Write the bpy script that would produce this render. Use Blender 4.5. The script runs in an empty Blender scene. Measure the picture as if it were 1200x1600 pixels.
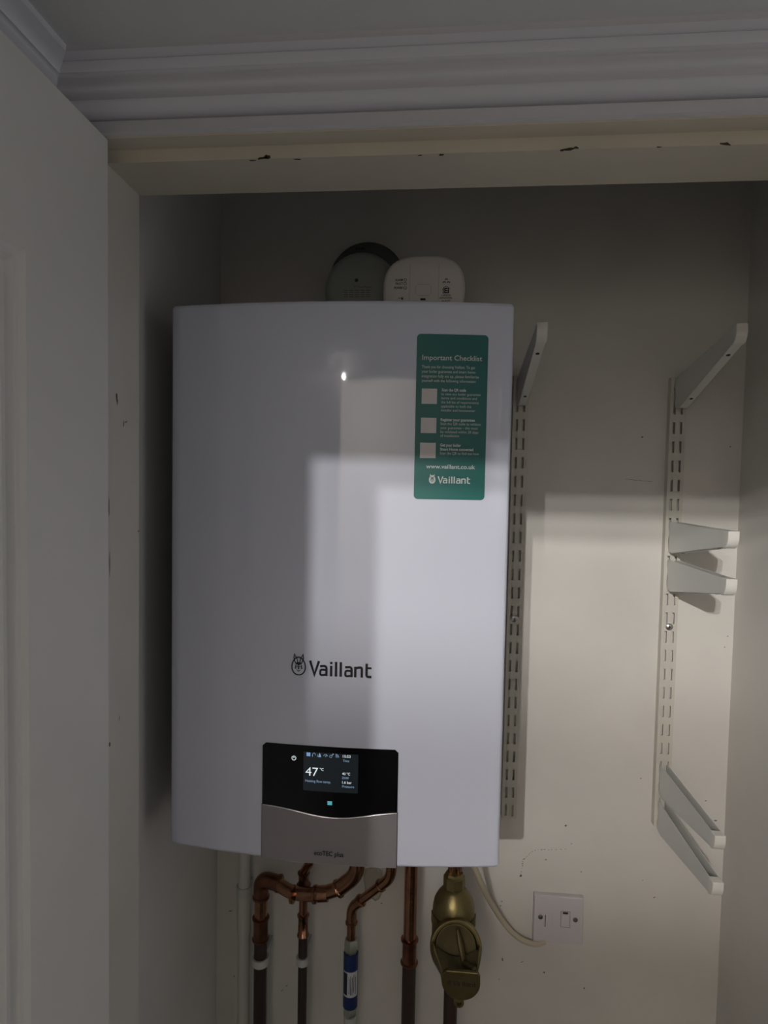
import bpy, bmesh, math, random
from mathutils import Vector, Matrix
PI = math.pi
S = bpy.context.scene
COL = S.collection
random.seed(4)

# ------------------------------------------------------------------ camera
F = 976.0
CAM = Vector((0.1358, -1.1008, 1.774))
yaw, pitch, roll = 0.0918, -0.0461, 0.0188
fw = Vector((-math.sin(yaw)*math.cos(pitch), math.cos(yaw)*math.cos(pitch), math.sin(pitch)))
r0 = Vector((math.cos(yaw), math.sin(yaw), 0)); u0 = r0.cross(fw)
rt = r0*math.cos(roll) + u0*math.sin(roll); up = -r0*math.sin(roll) + u0*math.cos(roll)
cd = bpy.data.cameras.new('camera'); cam = bpy.data.objects.new('camera', cd); COL.objects.link(cam)
cd.sensor_fit = 'VERTICAL'; cd.sensor_height = 36; cd.sensor_width = 27; cd.lens = 36*F/1600; cd.clip_start = .02
cam.matrix_world = Matrix(((rt.x, up.x, -fw.x, CAM.x), (rt.y, up.y, -fw.y, CAM.y), (rt.z, up.z, -fw.z, CAM.z), (0, 0, 0, 1)))
S.camera = cam

# ------------------------------------------------------------------ world, lights, exposure
w = bpy.data.worlds.new('world'); S.world = w; w.use_nodes = True
w.node_tree.nodes['Background'].inputs[0].default_value = (.80, .86, 1, 1)
w.node_tree.nodes['Background'].inputs[1].default_value = .185
S.view_settings.view_transform = 'Standard'; S.view_settings.look = 'None'
S.view_settings.exposure = 0; S.view_settings.gamma = 1; S.view_settings.use_curve_mapping = False

def area(name, loc, rot, sx, sy, e, col):
    l = bpy.data.lights.new(name, 'AREA'); l.shape = 'RECTANGLE'; l.size = sx; l.size_y = sy; l.energy = e; l.color = col
    o = bpy.data.objects.new(name, l); COL.objects.link(o); o.location = loc; o.rotation_euler = rot
    return o
# daylight from the far end of the hallway, to the right
area('hall_daylight', (1.75, -.95, 1.25), (0, math.radians(90), 0), 2.0, .8, 3.6, (.93, .96, 1))
# three small bulbs of the ceiling lamp in the next room, seen through the doorway behind the camera
LAMP = Vector((-.50, -3.2, 2.518))
for k in range(3):
    l = bpy.data.lights.new('lamp_bulb_light', 'POINT'); l.energy = (128, 116, 96)[k]; l.shadow_soft_size = .014; l.color = (1, .96, .92)
    o = bpy.data.objects.new('lamp_bulb_light', l); COL.objects.link(o); o.location = LAMP + Vector(((.115, .002, -.18)[k], 0, (.0, .045, -.04)[k]))

# weak light added beside the doorway for the glint on the boiler front
l = bpy.data.lights.new('added_glint_light', 'POINT'); l.energy = .22; l.shadow_soft_size = .006; l.color = (1, .97, .92)
o = bpy.data.objects.new('added_glint_light', l); COL.objects.link(o); o.location = (-.152, -1.45, 2.097)

# ------------------------------------------------------------------ helpers
def at(px, py, ax, val):
    d = rt*((px-600)/F) - up*((py-800)/F) + fw
    i = 'xyz'.index(ax)
    return CAM + d*((val-CAM[i])/d[i])

def mat(name, col, rough=.5, metal=0, bump=0, bscale=80, emit=None, coat=0, spec=.5, var=0, vscale=6, ior=None, coatr=.05):
    m = bpy.data.materials.new(name); m.use_nodes = True; n = m.node_tree; b = n.nodes['Principled BSDF']
    b.inputs['Base Color'].default_value = (*col, 1); b.inputs['Roughness'].default_value = rough
    b.inputs['Metallic'].default_value = metal; b.inputs['Specular IOR Level'].default_value = spec
    b.inputs['Coat Weight'].default_value = coat; b.inputs['Coat Roughness'].default_value = coatr
    if ior: b.inputs['Coat IOR'].default_value = ior
    if emit:
        b.inputs['Emission Color'].default_value = (*emit[:3], 1); b.inputs['Emission Strength'].default_value = emit[3]
    tc = n.nodes.new('ShaderNodeTexCoord')
    if bump:
        t = n.nodes.new('ShaderNodeTexNoise'); t.inputs['Scale'].default_value = bscale; t.inputs['Detail'].default_value = 4
        bp = n.nodes.new('ShaderNodeBump'); bp.inputs['Strength'].default_value = 1; bp.inputs['Distance'].default_value = bump
        n.links.new(tc.outputs['Object'], t.inputs['Vector']); n.links.new(t.outputs['Fac'], bp.inputs['Height']); n.links.new(bp.outputs['Normal'], b.inputs['Normal'])
        if coat: n.links.new(bp.outputs['Normal'], b.inputs['Coat Normal'])
    if var:
        t = n.nodes.new('ShaderNodeTexNoise'); t.inputs['Scale'].default_value = vscale; t.inputs['Detail'].default_value = 6
        r = n.nodes.new('ShaderNodeValToRGB'); r.color_ramp.elements[0].position = .3; r.color_ramp.elements[1].position = .7
        r.color_ramp.elements[0].color = (*[c*(1-var) for c in col], 1); r.color_ramp.elements[1].color = (*[min(1, c*(1+var*.6)) for c in col], 1)
        n.links.new(tc.outputs['Object'], t.inputs['Vector']); n.links.new(t.outputs['Fac'], r.inputs['Fac']); n.links.new(r.outputs['Color'], b.inputs['Base Color'])
    return m

M = dict(
 wall=mat('wall_paint', (.67, .652, .612), .38, bump=.0006, bscale=22, var=.08, vscale=5, spec=.4),
 ceil=mat('ceiling_paint', (.66, .66, .65), .8, bump=.0004, bscale=150),
 cov=mat('coving_paint', (.68, .67, .70), .55, bump=.0003, bscale=90),
 frame=mat('frame_gloss_cream', (.60, .545, .44), .35, bump=.0005, bscale=30, var=.06, vscale=9),
 farwall=mat('taupe_wall_paint', (.30, .275, .25), .7, bump=.0003, bscale=60),
 hollow_shade=mat('shaded_brass', (.10, .08, .035), .5, metal=.7, bump=.0005, bscale=100),  # brass colour darkened to carry the shade inside the filter's hollow
 darksteel=mat('dull_steel', (.16, .16, .16), .4, metal=.8),
 jamb=mat('jamb_paint', (.56, .53, .47), .4, bump=.0003, bscale=40, var=.04, vscale=9),
 door=mat('door_paint', (.64, .62, .58), .45, bump=.0004, bscale=70, var=.03, vscale=8),
 chip=mat('chipped_paint_dark', (.05, .035, .02), .9),
 scuff=mat('scuff_mark', (.12, .09, .07), .8),
 floor=mat('floor_carpet', (.05, .045, .04), .95, bump=.003, bscale=300),
 boiler=mat('white_enamel', (.62, .645, .75), .4, bump=.000010, bscale=420, coat=1, coatr=.035, spec=0, ior=1.65),
 side=mat('white_enamel_side', (.70, .71, .76), .4),
 glass=mat('black_glass', (.003, .003, .004), .12, spec=.35),
 screen=mat('lcd_backlight', (.01, .012, .014), .2, emit=(.55, .8, 1, .010)),
 glow=mat('lit_characters', (.1, .1, .1), .4, emit=(.85, .95, 1, .75)),
 glowdim=mat('lit_small_text', (.1, .1, .1), .4, emit=(.45, .7, 1, .42)),
 glowblue=mat('lit_icon_blue', (.1, .1, .1), .4, emit=(.3, .55, 1, .5)),
 glowcyan=mat('lit_menu_cyan', (.1, .1, .1), .4, emit=(.15, .8, .85, .6)),
 flap=mat('silver_plastic', (.33, .31, .32), .42, metal=.55),
 chrome=mat('chrome_edge', (.75, .75, .78), .12, metal=1),
 logo=mat('dark_grey_print', (.012, .012, .016), .22, coat=.3),
 green=mat('teal_sticker', (.010, .135, .12), .38),
 print=mat('white_print', (.62, .66, .66), .5),
 qz=mat('white_patch', (.62, .60, .60), .5),
 copper=mat('copper', (.44, .225, .135), .20, metal=1, bump=.0006, bscale=60, var=.3, vscale=30),
 coppero=mat('copper_oxidised', (.25, .115, .075), .30, metal=1, bump=.0006, bscale=90, var=.4, vscale=40),
 dark=mat('dark_brown_pipe_paint', (.035, .02, .016), .5, bump=.0004, bscale=100),
 brass=mat('brass', (.205, .165, .072), .38, metal=.85, bump=.0004, bscale=120, var=.2, vscale=30),
 pvc=mat('white_plastic', (.55, .55, .52), .5),
 clip=mat('pipe_clip_plastic', (.50, .52, .49), .5),
 flex=mat('cream_cable', (.50, .45, .34), .5),
 upr=mat('upright_cream_enamel', (.58, .56, .49), .42, bump=.0002, bscale=100),
 brk=mat('bracket_grey_enamel', (.69, .695, .66), .42, bump=.0002, bscale=100),
 cap=mat('bracket_end_white', (.74, .73, .68), .4),
 steel=mat('steel_screw', (.55, .55, .55), .3, metal=1),
 slot=mat('dark_slot', (.015, .015, .014), .8),
 spur=mat('white_spur_plastic', (.60, .57, .59), .35),
 alarm=mat('alarm_white_plastic', (.70, .66, .62), .35),
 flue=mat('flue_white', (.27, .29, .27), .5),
 rubber=mat('grey_rubber', (.10, .11, .10), .7),
 blue=mat('blue_sleeve', (.009, .024, .11), .4),
 nickel=mat('nickel', (.42, .45, .38), .35, metal=.8, bump=.0006, bscale=80),
 label=mat('white_label', (.6, .62, .66), .5),
 navy=mat('label_navy', (.01, .014, .035), .5),
 putty=mat('putty', (.46, .43, .36), .8, bump=.002, bscale=60),
)

def obj(name, bm, m, parent=None, smooth=False, bevel=0, seg=2, loc=None):
    me = bpy.data.meshes.new(name); bmesh.ops.recalc_face_normals(bm, faces=bm.faces); bm.to_mesh(me); bm.free()
    o = bpy.data.objects.new(name, me); COL.objects.link(o)
    for x in (m if isinstance(m, (list, tuple)) else [m]): me.materials.append(x)
    if parent:
        o.parent = parent
        o.matrix_parent_inverse = parent.matrix_world.inverted() if loc is None else Matrix()
    if smooth:
        for p in me.polygons: p.use_smooth = True
    if bevel:
        b = o.modifiers.new('bevel', 'BEVEL'); b.width = bevel; b.segments = seg; b.limit_method = 'ANGLE'; b.angle_limit = math.radians(40)
    if smooth and bevel: pass
    return o
def sharp(o, deg=35):
    o.data.set_sharp_from_angle(angle=math.radians(deg)); return o
def thing(name, label, cat, loc=(0, 0, 0), group=None):
    o = bpy.data.objects.new(name, None); COL.objects.link(o); o.location = loc; o.empty_display_size = .02
    o['label'] = label; o['category'] = cat
    if group: o['group'] = group
    bpy.context.view_layer.update()
    return o
def tag(o, label, cat, group=None):
    o['label'] = label; o['category'] = cat
    if group: o['group'] = group
    return o
def struct(o):
    o['kind'] = 'structure'; return o
def box(bm, x0, x1, y0, y1, z0, z1, mi=0):
    v = [bm.verts.new((x, y, z)) for z in (z0, z1) for x, y in ((x0, y0), (x1, y0), (x1, y1), (x0, y1))]
    fs = [bm.faces.new([v[i] for i in q]) for q in ((3, 2, 1, 0), (4, 5, 6, 7), (0, 1, 5, 4), (1, 2, 6, 5), (2, 3, 7, 6), (3, 0, 4, 7))]
    for f in fs: f.material_index = mi
    return v
def prism(bm, pts, fn0, fn1, mi=0, caps=True):
    a = [bm.verts.new(fn0(p)) for p in pts]; b = [bm.verts.new(fn1(p)) for p in pts]; n = len(pts)
    fs = []
    if caps: fs += [bm.faces.new(a[::-1]), bm.faces.new(b)]
    for i in range(n): fs.append(bm.faces.new((a[i], a[(i+1) % n], b[(i+1) % n], b[i])))
    for f in fs: f.material_index = mi
def frame_of(d):
    d = d.normalized(); h = Vector((0, 0, 1)) if abs(d.z) < .9 else Vector((1, 0, 0))
    a = d.cross(h).normalized(); return a, d.cross(a).normalized()
def tube(bm, pts, rad, n=20, mi=0, cap=True):
    pts = [Vector(p) for p in pts]; rr = rad if isinstance(rad, (list, tuple)) else [rad]*len(pts)
    rings = []; a = None
    for i, p in enumerate(pts):
        d = (pts[min(i+1, len(pts)-1)]-pts[max(i-1, 0)]).normalized()
        if a is None: a, b = frame_of(d)
        else:
            a = (a-d*a.dot(d)).normalized(); b = d.cross(a).normalized()
        rings.append([bm.verts.new(p+a*rr[i]*math.cos(2*PI*k/n)+b*rr[i]*math.sin(2*PI*k/n)) for k in range(n)])
    for i in range(len(rings)-1):
        for k in range(n):
            f = bm.faces.new((rings[i][k], rings[i][(k+1) % n], rings[i+1][(k+1) % n], rings[i+1][k])); f.material_index = mi
    if cap:
        bm.faces.new(rings[0][::-1]).material_index = mi; bm.faces.new(rings[-1]).material_index = mi
def lathe(bm, base, axis, prof, n=32, mi=0, cap=True, sx=1, sy=1):
    base = Vector(base); axis = Vector(axis).normalized(); a, b = frame_of(axis)
    rings = [[bm.verts.new(base+axis*h+a*r*sx*math.cos(2*PI*k/n)+b*r*sy*math.sin(2*PI*k/n)) for k in range(n)] for h, r in prof]
    for i in range(len(rings)-1):
        for k in range(n):
            f = bm.faces.new((rings[i][k], rings[i][(k+1) % n], rings[i+1][(k+1) % n], rings[i+1][k])); f.material_index = mi
    if cap:
        bm.faces.new(rings[0][::-1]).material_index = mi; bm.faces.new(rings[-1]).material_index = mi
def bend(pts, rad, seg=7):
    """round the corners of a polyline"""
    pts = [Vector(p) for p in pts]; out = [pts[0]]
    for i in range(1, len(pts)-1):
        p = pts[i]; a = (pts[i-1]-p); b = (pts[i+1]-p); r = min(rad, a.length*.49, b.length*.49)
        A = p+a.normalized()*r; B = p+b.normalized()*r
        for k in range(seg+1):
            t = k/seg; out.append(A*(1-t)**2+p*2*t*(1-t)+B*t*t)
    out.append(pts[-1]); return out
def text_mesh(s, bold=0):
    cu = bpy.data.curves.new('txt', 'FONT'); cu.body = s; cu.size = 1; cu.resolution_u = 3; cu.offset = bold
    o = bpy.data.objects.new('txt', cu); COL.objects.link(o); bpy.context.view_layer.update()
    me = bpy.data.meshes.new_from_object(o.evaluated_get(bpy.context.evaluated_depsgraph_get()))
    bpy.data.objects.remove(o); bpy.data.curves.remove(cu)
    return me
def add_text(bm, s, place, u0, u1, v, cap, bold=0, mi=0, rise=0):
    """letters between u0 and u1 on baseline v with capital height cap; place(u, v) gives the point on the surface"""
    me = text_mesh(s, bold)
    xs = [q.co.x for q in me.vertices]; x0, x1 = min(xs), max(xs); k = (u1-u0)/(x1-x0); kc = cap/.682
    vs = [bm.verts.new(place(u0+(q.co.x-x0)*k, v+q.co.y*kc+rise*(q.co.x-x0)/(x1-x0))) for q in me.vertices]
    for p in me.polygons:
        try: bm.faces.new([vs[i] for i in p.vertices]).material_index = mi
        except ValueError: pass
    bpy.data.meshes.remove(me)
def add_poly(bm, pts, place, mi=0):
    f = bm.faces.new([bm.verts.new(place(u, v)) for u, v in pts]); f.material_index = mi
    return f
def add_ring(bm, c, rx, ry, wd, place, a0=0, a1=2*PI, n=28, mi=0, egg=0):
    P = []
    for k in range(n+1):
        t = a0+(a1-a0)*k/n; s, co = math.sin(t), math.cos(t); g = 1-egg*s
        P.append((bm.verts.new(place(c[0]+rx*co*g, c[1]+ry*s)), bm.verts.new(place(c[0]+(rx-wd)*co*g, c[1]+(ry-wd)*s))))
    for k in range(n):
        f = bm.faces.new((P[k][0], P[k+1][0], P[k+1][1], P[k][1])); f.material_index = mi
def quadstrip(bm, u0, u1, v0, v1, place, nu=10, nv=1, mi=0):
    g = [[bm.verts.new(place(u0+(u1-u0)*i/nu, v0+(v1-v0)*j/nv)) for i in range(nu+1)] for j in range(nv+1)]
    for j in range(nv):
        for i in range(nu):
            bm.faces.new((g[j][i], g[j][i+1], g[j+1][i+1], g[j+1][i])).material_index = mi

# ------------------------------------------------------------------ the setting
XL, XR = -.2657, .6339          # cupboard side walls
def marks(bm, plane, spots, mi=1):
    """small irregular chips and scuffs of the paint, slightly proud of the surface"""
    for (a, b, w_, h_, ang) in spots:
        n = 9; pts = []
        for k in range(n):
            t = 2*PI*k/n; r = random.uniform(.6, 1.15); x = w_*1.35*r*math.cos(t); y = h_*1.35*r*math.sin(t)
            pts.append((a+x*math.cos(ang)-y*math.sin(ang), b+x*math.sin(ang)+y*math.cos(ang)))
        bm.faces.new([bm.verts.new(plane(*p)) for p in pts]).material_index = mi
def onback(px, py):
    p = at(px, py, 'y', 0); return p.x, p.z
bm = bmesh.new(); box(bm, XL-.1, XR+.1, 0, .1, 0, 2.35)
sp = []
for px, py, a, b, g in ((813.5, 1368, .0022, .0016, .5), (853, 1343, .0018, .0008, 0), (884, 1290, .0014, .0014, 0), (785, 1499, .001, .0022, .2), (850, 1519, .0013, .0012, 0), (913, 1544, .0009, .0018, 0),
    (815, 1503, .003, .0004, .5), (782, 1415, .0008, .001, 0), (784, 1408, .0008, .001, 0), (780, 1530, .0008, .001, 0), (893, 1318, .0008, .0008, 0), (908, 1362, .001, .0008, 0), (1141, 698, .0012, .0008, 0),
    (1003, 683, .0014, .001, 0), (1103, 1251, .0012, .0007, 0), (1118, 1282, .0022, .0008, 0), (1004, 1375, .001, .0006, .4), (1022, 1402, .002, .0006, .6), (360, 1423, .003, .0007, .1), (376, 1499, .0022, .0012, 0),
    (448, 1540, .0016, .0006, 0), (441, 1547, .0028, .0004, .9), (596, 1411, .0016, .0007, 0), (366, 1525, .0008, .0012, 0), (1137, 994, .0008, .0008, 0), (1132, 1011, .0007, .0007, 0), (1001, 1216, .001, .0009, 0)):
    sp.append((*onback(px, py), a, b, g))
for k in range(22):            # hairline crack in the plaster
    t = k/21; q = [(814, 1366), (816, 1352), (818, 1343), (824, 1337), (832, 1330), (846, 1327), (862, 1328), (884, 1327)]
    i = min(6, int(t*7)); f_ = t*7-i; px = q[i][0]*(1-f_)+q[i+1][0]*f_+random.uniform(-.6, .6); py = q[i][1]*(1-f_)+q[i+1][1]*f_+random.uniform(-.6, .6)
    sp.append((*onback(px, py), random.uniform(.0005, .0014), random.uniform(.0003, .0006), random.uniform(-1.4, 1.4) if k < 12 else random.uniform(-.4, .4)))
for k in range(9):             # pencil line high on the right
    sp.append((*onback(980+k*4.5, 749+.4*k+random.uniform(-.3, .3)), .0026, .00022, -.05))
marks(bm, lambda x, z: (x, -.0004, z), sp)
struct(obj('wall_back', bm, [M['wall'], M['scuff']]))
bm = bmesh.new(); box(bm, XL-.1, XL, -.49, 0, 0, 2.35)
struct(obj('wall_left', bm, M['wall']))
bm = bmesh.new(); box(bm, XR, XR+.1, -.49, 0, 0, 2.35)
struct(obj('wall_right', bm, M['wall']))
bm = bmesh.new(); box(bm, XL-.1, XR+.1, -.5, .1, 2.35, 2.42)
struct(obj('ceiling_cupboard', bm, M['ceil']))
CZ = 2.158                      # hallway ceiling
bm = bmesh.new(); box(bm, -.36, 1.9, -1.5, -.5, CZ, CZ+.06)
struct(obj('ceiling', bm, M['ceil']))
bm = bmesh.new(); box(bm, -2.2, 2.6, -4.6, .1, -.05, 0)
struct(obj('floor', bm, M['floor']))
# wall above and beside the cupboard opening
bm = bmesh.new(); box(bm, XL-.1, 1.9, -.5, -.41, 2.121, 2.35)
box(bm, .66, 1.9, -.5, -.41, 0, 2.121); box(bm, -.44, -.245, -.5, -.41, 0, 2.121)
struct(obj('wall_front', bm, M['wall']))
# door lining: head with a rebate and a left and right jamb
bm = bmesh.new()
prism(bm, [(-.500, 2.1065), (-.4785, 2.1065), (-.4785, 2.094), (-.41, 2.0925), (-.41, 2.121), (-.5, 2.121)], lambda p: (-.245, *p), lambda p: (.66, *p))
ch = []
for px, py, w_, h_ in ((409, 247, .0042, .0011), (418, 246, .0022, .0022), (395, 251, .003, .0005), (465, 249, .0035, .0006), (690, 242, .0024, .0009), (656, 243, .002, .0005), (889, 233, .0045, .0011), (878, 235, .002, .001), (900, 231, .002, .0009), (1134, 225, .0045, .0012), (1030, 230, .0026, .0005)):
    p = at(px, py, 'y', -.479); ch.append((p.x, p.z, w_, h_, random.uniform(-.1, .1)))
marks(bm, lambda x, z: (x, -.4791, z), ch)
ch = []
for px, py in ((690, 205), (697, 203), (725, 207), (640, 209)):
    p = at(px, py, 'z', 2.1065); ch.append((p.x, max(-.499, p.y), .0005, .004, random.uniform(-.2, .2)))
struct(sharp(obj('trim_1', bm, [M['frame'], M['chip']])))
bm = bmesh.new(); box(bm, -.2465, -.2116, -.4785, -.41, 0, 2.0935); box(bm, -.2465, -.224, -.5, -.4785, 0, 2.1065)
jm = [(-.2116, 0)]
ch = []
for px, py, w_, h_, g in ((182, 621, .0013, .0042, .1), (183, 629, .0008, .003, 0), (193, 662, .0006, .003, -.2), (197, 659, .002, .0005, .4), (217, 830, .0014, .0008, .5), (171, 1163, .0012, .0025, .3), (186, 1122, .0005, .003, -.3), (170, 790, .0006, .008, 0), (171, 880, .0005, .01, 0)):
    p = at(px, py, 'x', -.2116); ch.append((max(-.476, min(-.412, p.y)), p.z, w_, h_, g))
marks(bm, lambda y, z: (-.2113, y, z), ch)
struct(obj('trim_2', bm, [M['jamb'], M['scuff']]))
bm = bmesh.new(); box(bm, .625, .66, -.4785, -.41, 0, 2.0935)
struct(obj('trim_3', bm, M['jamb']))

# coving: profile in (distance from wall, drop from ceiling), mitred in the corner
PROF = [(0, .0495), (.0065, .0492), (.0080, .0400), (.0040, .0392), (.0040, .0372), (.0095, .0365), (.012, .0365), (.0165, .0315), (.0185, .0285), (.0215, .0275), (.0225, .0245), (.0265, .0205), (.0325, .0175), (.0335, .0145), (.0322, .0138), (.0330, .0128), (.0385, .0125), (.0395, .0105), (.0465, .0080), (.0455, .0072), (.0545, .0045), (.0560, .0), (0, 0)]
XW = -.262
bm = bmesh.new()
prism(bm, PROF, lambda p: (XW+p[0], -.5-p[0], CZ-p[1]), lambda p: (1.9, -.5-p[0], CZ-p[1]))
struct(sharp(obj('trim_4', bm, M['cov'], smooth=True), 50))
bm = bmesh.new()
prism(bm, PROF, lambda p: (XW+p[0], -.5-p[0], CZ-p[1]), lambda p: (XW+p[0], -1.5, CZ-p[1]))
struct(sharp(obj('trim_5', bm, M['cov'], smooth=True), 50))
bm = bmesh.new(); box(bm, -.36, XW, -1.5, -.5, 0, CZ)
struct(obj('wall_side', bm, M['wall']))

# wall behind the camera with its doorway, and the room beyond
KX, KZ = -.18, 2.108
bm = bmesh.new(); box(bm, -2.2, KX, -1.55, -1.5, 0, 2.7); box(bm, KX, .72, -1.55, -1.5, KZ, 2.7); box(bm, .72, 1.9, -1.55, -1.5, 0, 2.7)
struct(obj('wall_rear', bm, M['wall']))
bm = bmesh.new(); box(bm, -2.2, 2.6, -4.6, -4.5, 0, 2.7)
struct(obj('wall_far', bm, M['farwall']))
bm = bmesh.new(); box(bm, -2.2, 2.6, -4.6, -1.55, 2.70, 2.76)
struct(obj('ceiling_next_room', bm, M['farwall']))
# ceiling lamp of the next room: three bulbs over an added light-blocking tray
t = thing('ceiling_lamp', 'ceiling lamp with an added light-blocking tray hanging in the next room', 'lamp', (LAMP.x, LAMP.y, 2.70))
bm = bmesh.new(); lathe(bm, (LAMP.x, LAMP.y-.05, 2.672), (0, 0, 1), [(0, .03), (.01, .05), (.028, .052)]); obj('ceiling_rose', bm, M['cap'], t, smooth=True)
bm = bmesh.new(); tube(bm, [(LAMP.x, LAMP.y-.05, 2.672), (LAMP.x, LAMP.y-.05, 2.40)], .006); obj('stem', bm, M['steel'], t)
bm = bmesh.new(); box(bm, LAMP.x-.45, LAMP.x+.45, LAMP.y-.07, LAMP.y+.36, 2.372, 2.376); box(bm, LAMP.x-.45, LAMP.x+.45, LAMP.y+.356, LAMP.y+.36, 2.372, 2.3930); obj('cutoff_tray', bm, M['steel'], t)

# the open cupboard door, hinged on the left jamb and standing square to the wall
DX0, DX1, DY0, DY1, DZ1 = -.235, -.197, -1.225, -.503, 2.1035
d = thing('door_1', 'x', 'door', (DX0, DY1, 0))
del d['label'], d['category']; d['kind'] = 'structure'
bm = bmesh.new()
PY0, PY1 = DY0+.105, at(40, 388, 'x', DX1).y          # panel between the stiles
ptop = at(38, 388, 'x', DX1).z
def ring_faces(z0, z1):
    prof = [(0, 0), (.004, -.004), (.009, -.004), (.013, -.009), (.019, -.0095), (.024, -.004), (.028, -.007), (.05, -.004)]
    prev = None
    for off, dx in prof:
        q = [bm.verts.new((DX1+dx, y, z)) for y, z in ((PY0+off, z0+off), (PY1-off, z0+off), (PY1-off, z1-off), (PY0+off, z1-off))]
        if prev:
            for i in range(4): bm.faces.new((prev[i], prev[(i+1) % 4], q[(i+1) % 4], q[i]))
        else: first = q
        prev = q
    bm.faces.new(prev); return first
def rect(y0, y1, z0, z1): bm.faces.new([bm.verts.new((DX1, y, z)) for y, z in ((y0, z0), (y1, z0), (y1, z1), (y0, z1))])
Z = [(.22, .88), (1.02, ptop)]
for z0, z1 in Z: ring_faces(z0, z1)
rect(DY0, PY0, 0.01, DZ1); rect(PY1, DY1, .01, DZ1)
rect(PY0, PY1, .01, Z[0][0]); rect(PY0, PY1, Z[0][1], Z[1][0]); rect(PY0, PY1, Z[1][1], DZ1)
for q in (((DX0, DY0), (DX1, DY0)), ((DX0, DY1), (DX1, DY1)), ((DX0, DY0), (DX0, DY1))):
    (xa, ya), (xb, yb) = q; bm.faces.new([bm.verts.new(p) for p in ((xa, ya, .01), (xb, yb, .01), (xb, yb, DZ1), (xa, ya, DZ1))])
bm.faces.new([bm.verts.new(p) for p in ((DX0, DY0, DZ1), (DX1, DY0, DZ1), (DX1, DY1, DZ1), (DX0, DY1, DZ1))])
bmesh.ops.remove_doubles(bm, verts=bm.verts, dist=.0002)
obj('door_leaf', bm, M['door'], d)

# ------------------------------------------------------------------ boiler
RB, YB, BUL = 1.353, -.306, .018
def fy(x): return YB-(BUL-(RB-math.sqrt(RB*RB-x*x)))
def face(x, z, off=.0004): return (x, fy(x)-off, z)
def fp(px, py):
    x = 0
    for _ in range(12):
        p = at(px, py, 'y', fy(max(-.22, min(.22, x)))); x = p.x
    return p.x, p.z
boiler = thing('wall_boiler', 'tall white wall-hung gas boiler with bowed front, black display and silver flap', 'boiler', (0, -.16, 1.28))
bm = bmesh.new()
N = 44; HX = .22
out = [(-HX+.003, -.02), (-HX, -.024), (-HX, YB+.004)] + [(-HX+.0015, YB+.001)]
xs = [-HX+.004+(2*HX-.008)*i/N for i in range(N+1)]
out += [(x, fy(x)) for x in xs] + [(HX-.0015, YB+.001), (HX, YB+.004), (HX, -.024), (HX-.003, -.02)]
def ring(z, inset):
    return [bm.verts.new((x*(1-inset/HX), y + (inset if y < -.1 else 0), z)) for x, y in out]
rings = [ring(1.28, .006), ring(1.2812, .0022), ring(1.2845, 0), ring(1.2860, 0), ring(1.9940, 0), ring(1.9955, 0), ring(1.9988, .0015), ring(2.0, .0045)]
n = len(out)
for a, b in zip(rings, rings[1:]):
    for i in range(n): bm.faces.new((a[i], a[(i+1) % n], b[(i+1) % n], b[i]))
bm.faces.new(rings[0][::-1]); bm.faces.new(rings[-1])
sharp(obj('casing', bm, M['boiler'], boiler, smooth=True), 40)
bm = bmesh.new(); box(bm, -.18, .18, -.29, -.04, 1.272, 1.281); obj('underside_tray', bm, M['side'], boiler)
# display panel
def wave(x): return 1.3434 + .0088*(1-math.cos(min(1, abs(x-.006)/.085)*PI))/2 + (.0015*(abs(x)/.0885)**3)
PX, PT, PBT = .0884, 1.4352, 1.2812
NW = 40
def strip(bm, top, bot, off0, off1, x0=-PX, x1=PX, mi=0):
    X = [x0+(x1-x0)*i/NW for i in range(NW+1)]
    A = [bm.verts.new(face(x, top(x), off1)) for x in X]; B = [bm.verts.new(face(x, bot(x), off1)) for x in X]
    C_ = [bm.verts.new(face(x, top(x), off0)) for x in X]; D_ = [bm.verts.new(face(x, bot(x), off0)) for x in X]
    for i in range(NW):
        for q in ((B[i], B[i+1], A[i+1], A[i]), (A[i], A[i+1], C_[i+1], C_[i]), (D_[i], D_[i+1], B[i+1], B[i])): bm.faces.new(q).material_index = mi
    bm.faces.new((A[0], B[0], D_[0], C_[0])); bm.faces.new((A[-1], B[-1], D_[-1], C_[-1]))
def rtop(x):
    e = PX-abs(x); r = .004
    return PT-(r-math.sqrt(max(0, r*r-(r-e)**2)) if e < r else 0)
bm = bmesh.new(); strip(bm, rtop, lambda x: wave(x), -.0005, .0009); bmesh.ops.remove_doubles(bm, verts=bm.verts, dist=1e-6)
panel = sharp(obj('display_panel', bm, M['glass'], boiler, smooth=True), 30)
panel['label'] = 'glossy black display panel'
bm = bmesh.new(); strip(bm, lambda x: wave(x)-.0008, lambda x: PBT, -.0005, .0016)
flap = sharp(obj('front_flap', bm, M['flap'], boiler, smooth=True), 30); flap['label'] = 'silver grey front flap with wavy top edge'
bm = bmesh.new()
tube(bm, [face(-PX+.0005+(2*PX-.001)*i/50, wave(-PX+.0005+(2*PX-.001)*i/50)-.0009, .0010) for i in range(51)], .0011, n=10)
obj('chrome_edge', bm, M['chrome'], flap, smooth=True)['label'] = 'thin polished edge along the flap'
bm = bmesh.new()
a, b = fp(443, 1340), fp(600, 1355)
quadstrip(bm, a[0], b[0], 1.2775, 1.2812, lambda u, v: face(u, v, -.004), 12)
for k in range(1): strip(bm, lambda x: 1.2805, lambda x: 1.2782, -.006, -.0035, a[0], b[0])
obj('lower_lip', bm, M['side'], boiler)
# thin dark gap around the flap sides
for s in (-1, 1):
    bm = bmesh.new(); quadstrip(bm, s*(PX+.0003)-.0005, s*(PX+.0003)+.0005, PBT, wave(PX), lambda u, v: face(u, v, .0005), 1)
    obj('flap_gap', bm, M['slot'], flap)
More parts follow.
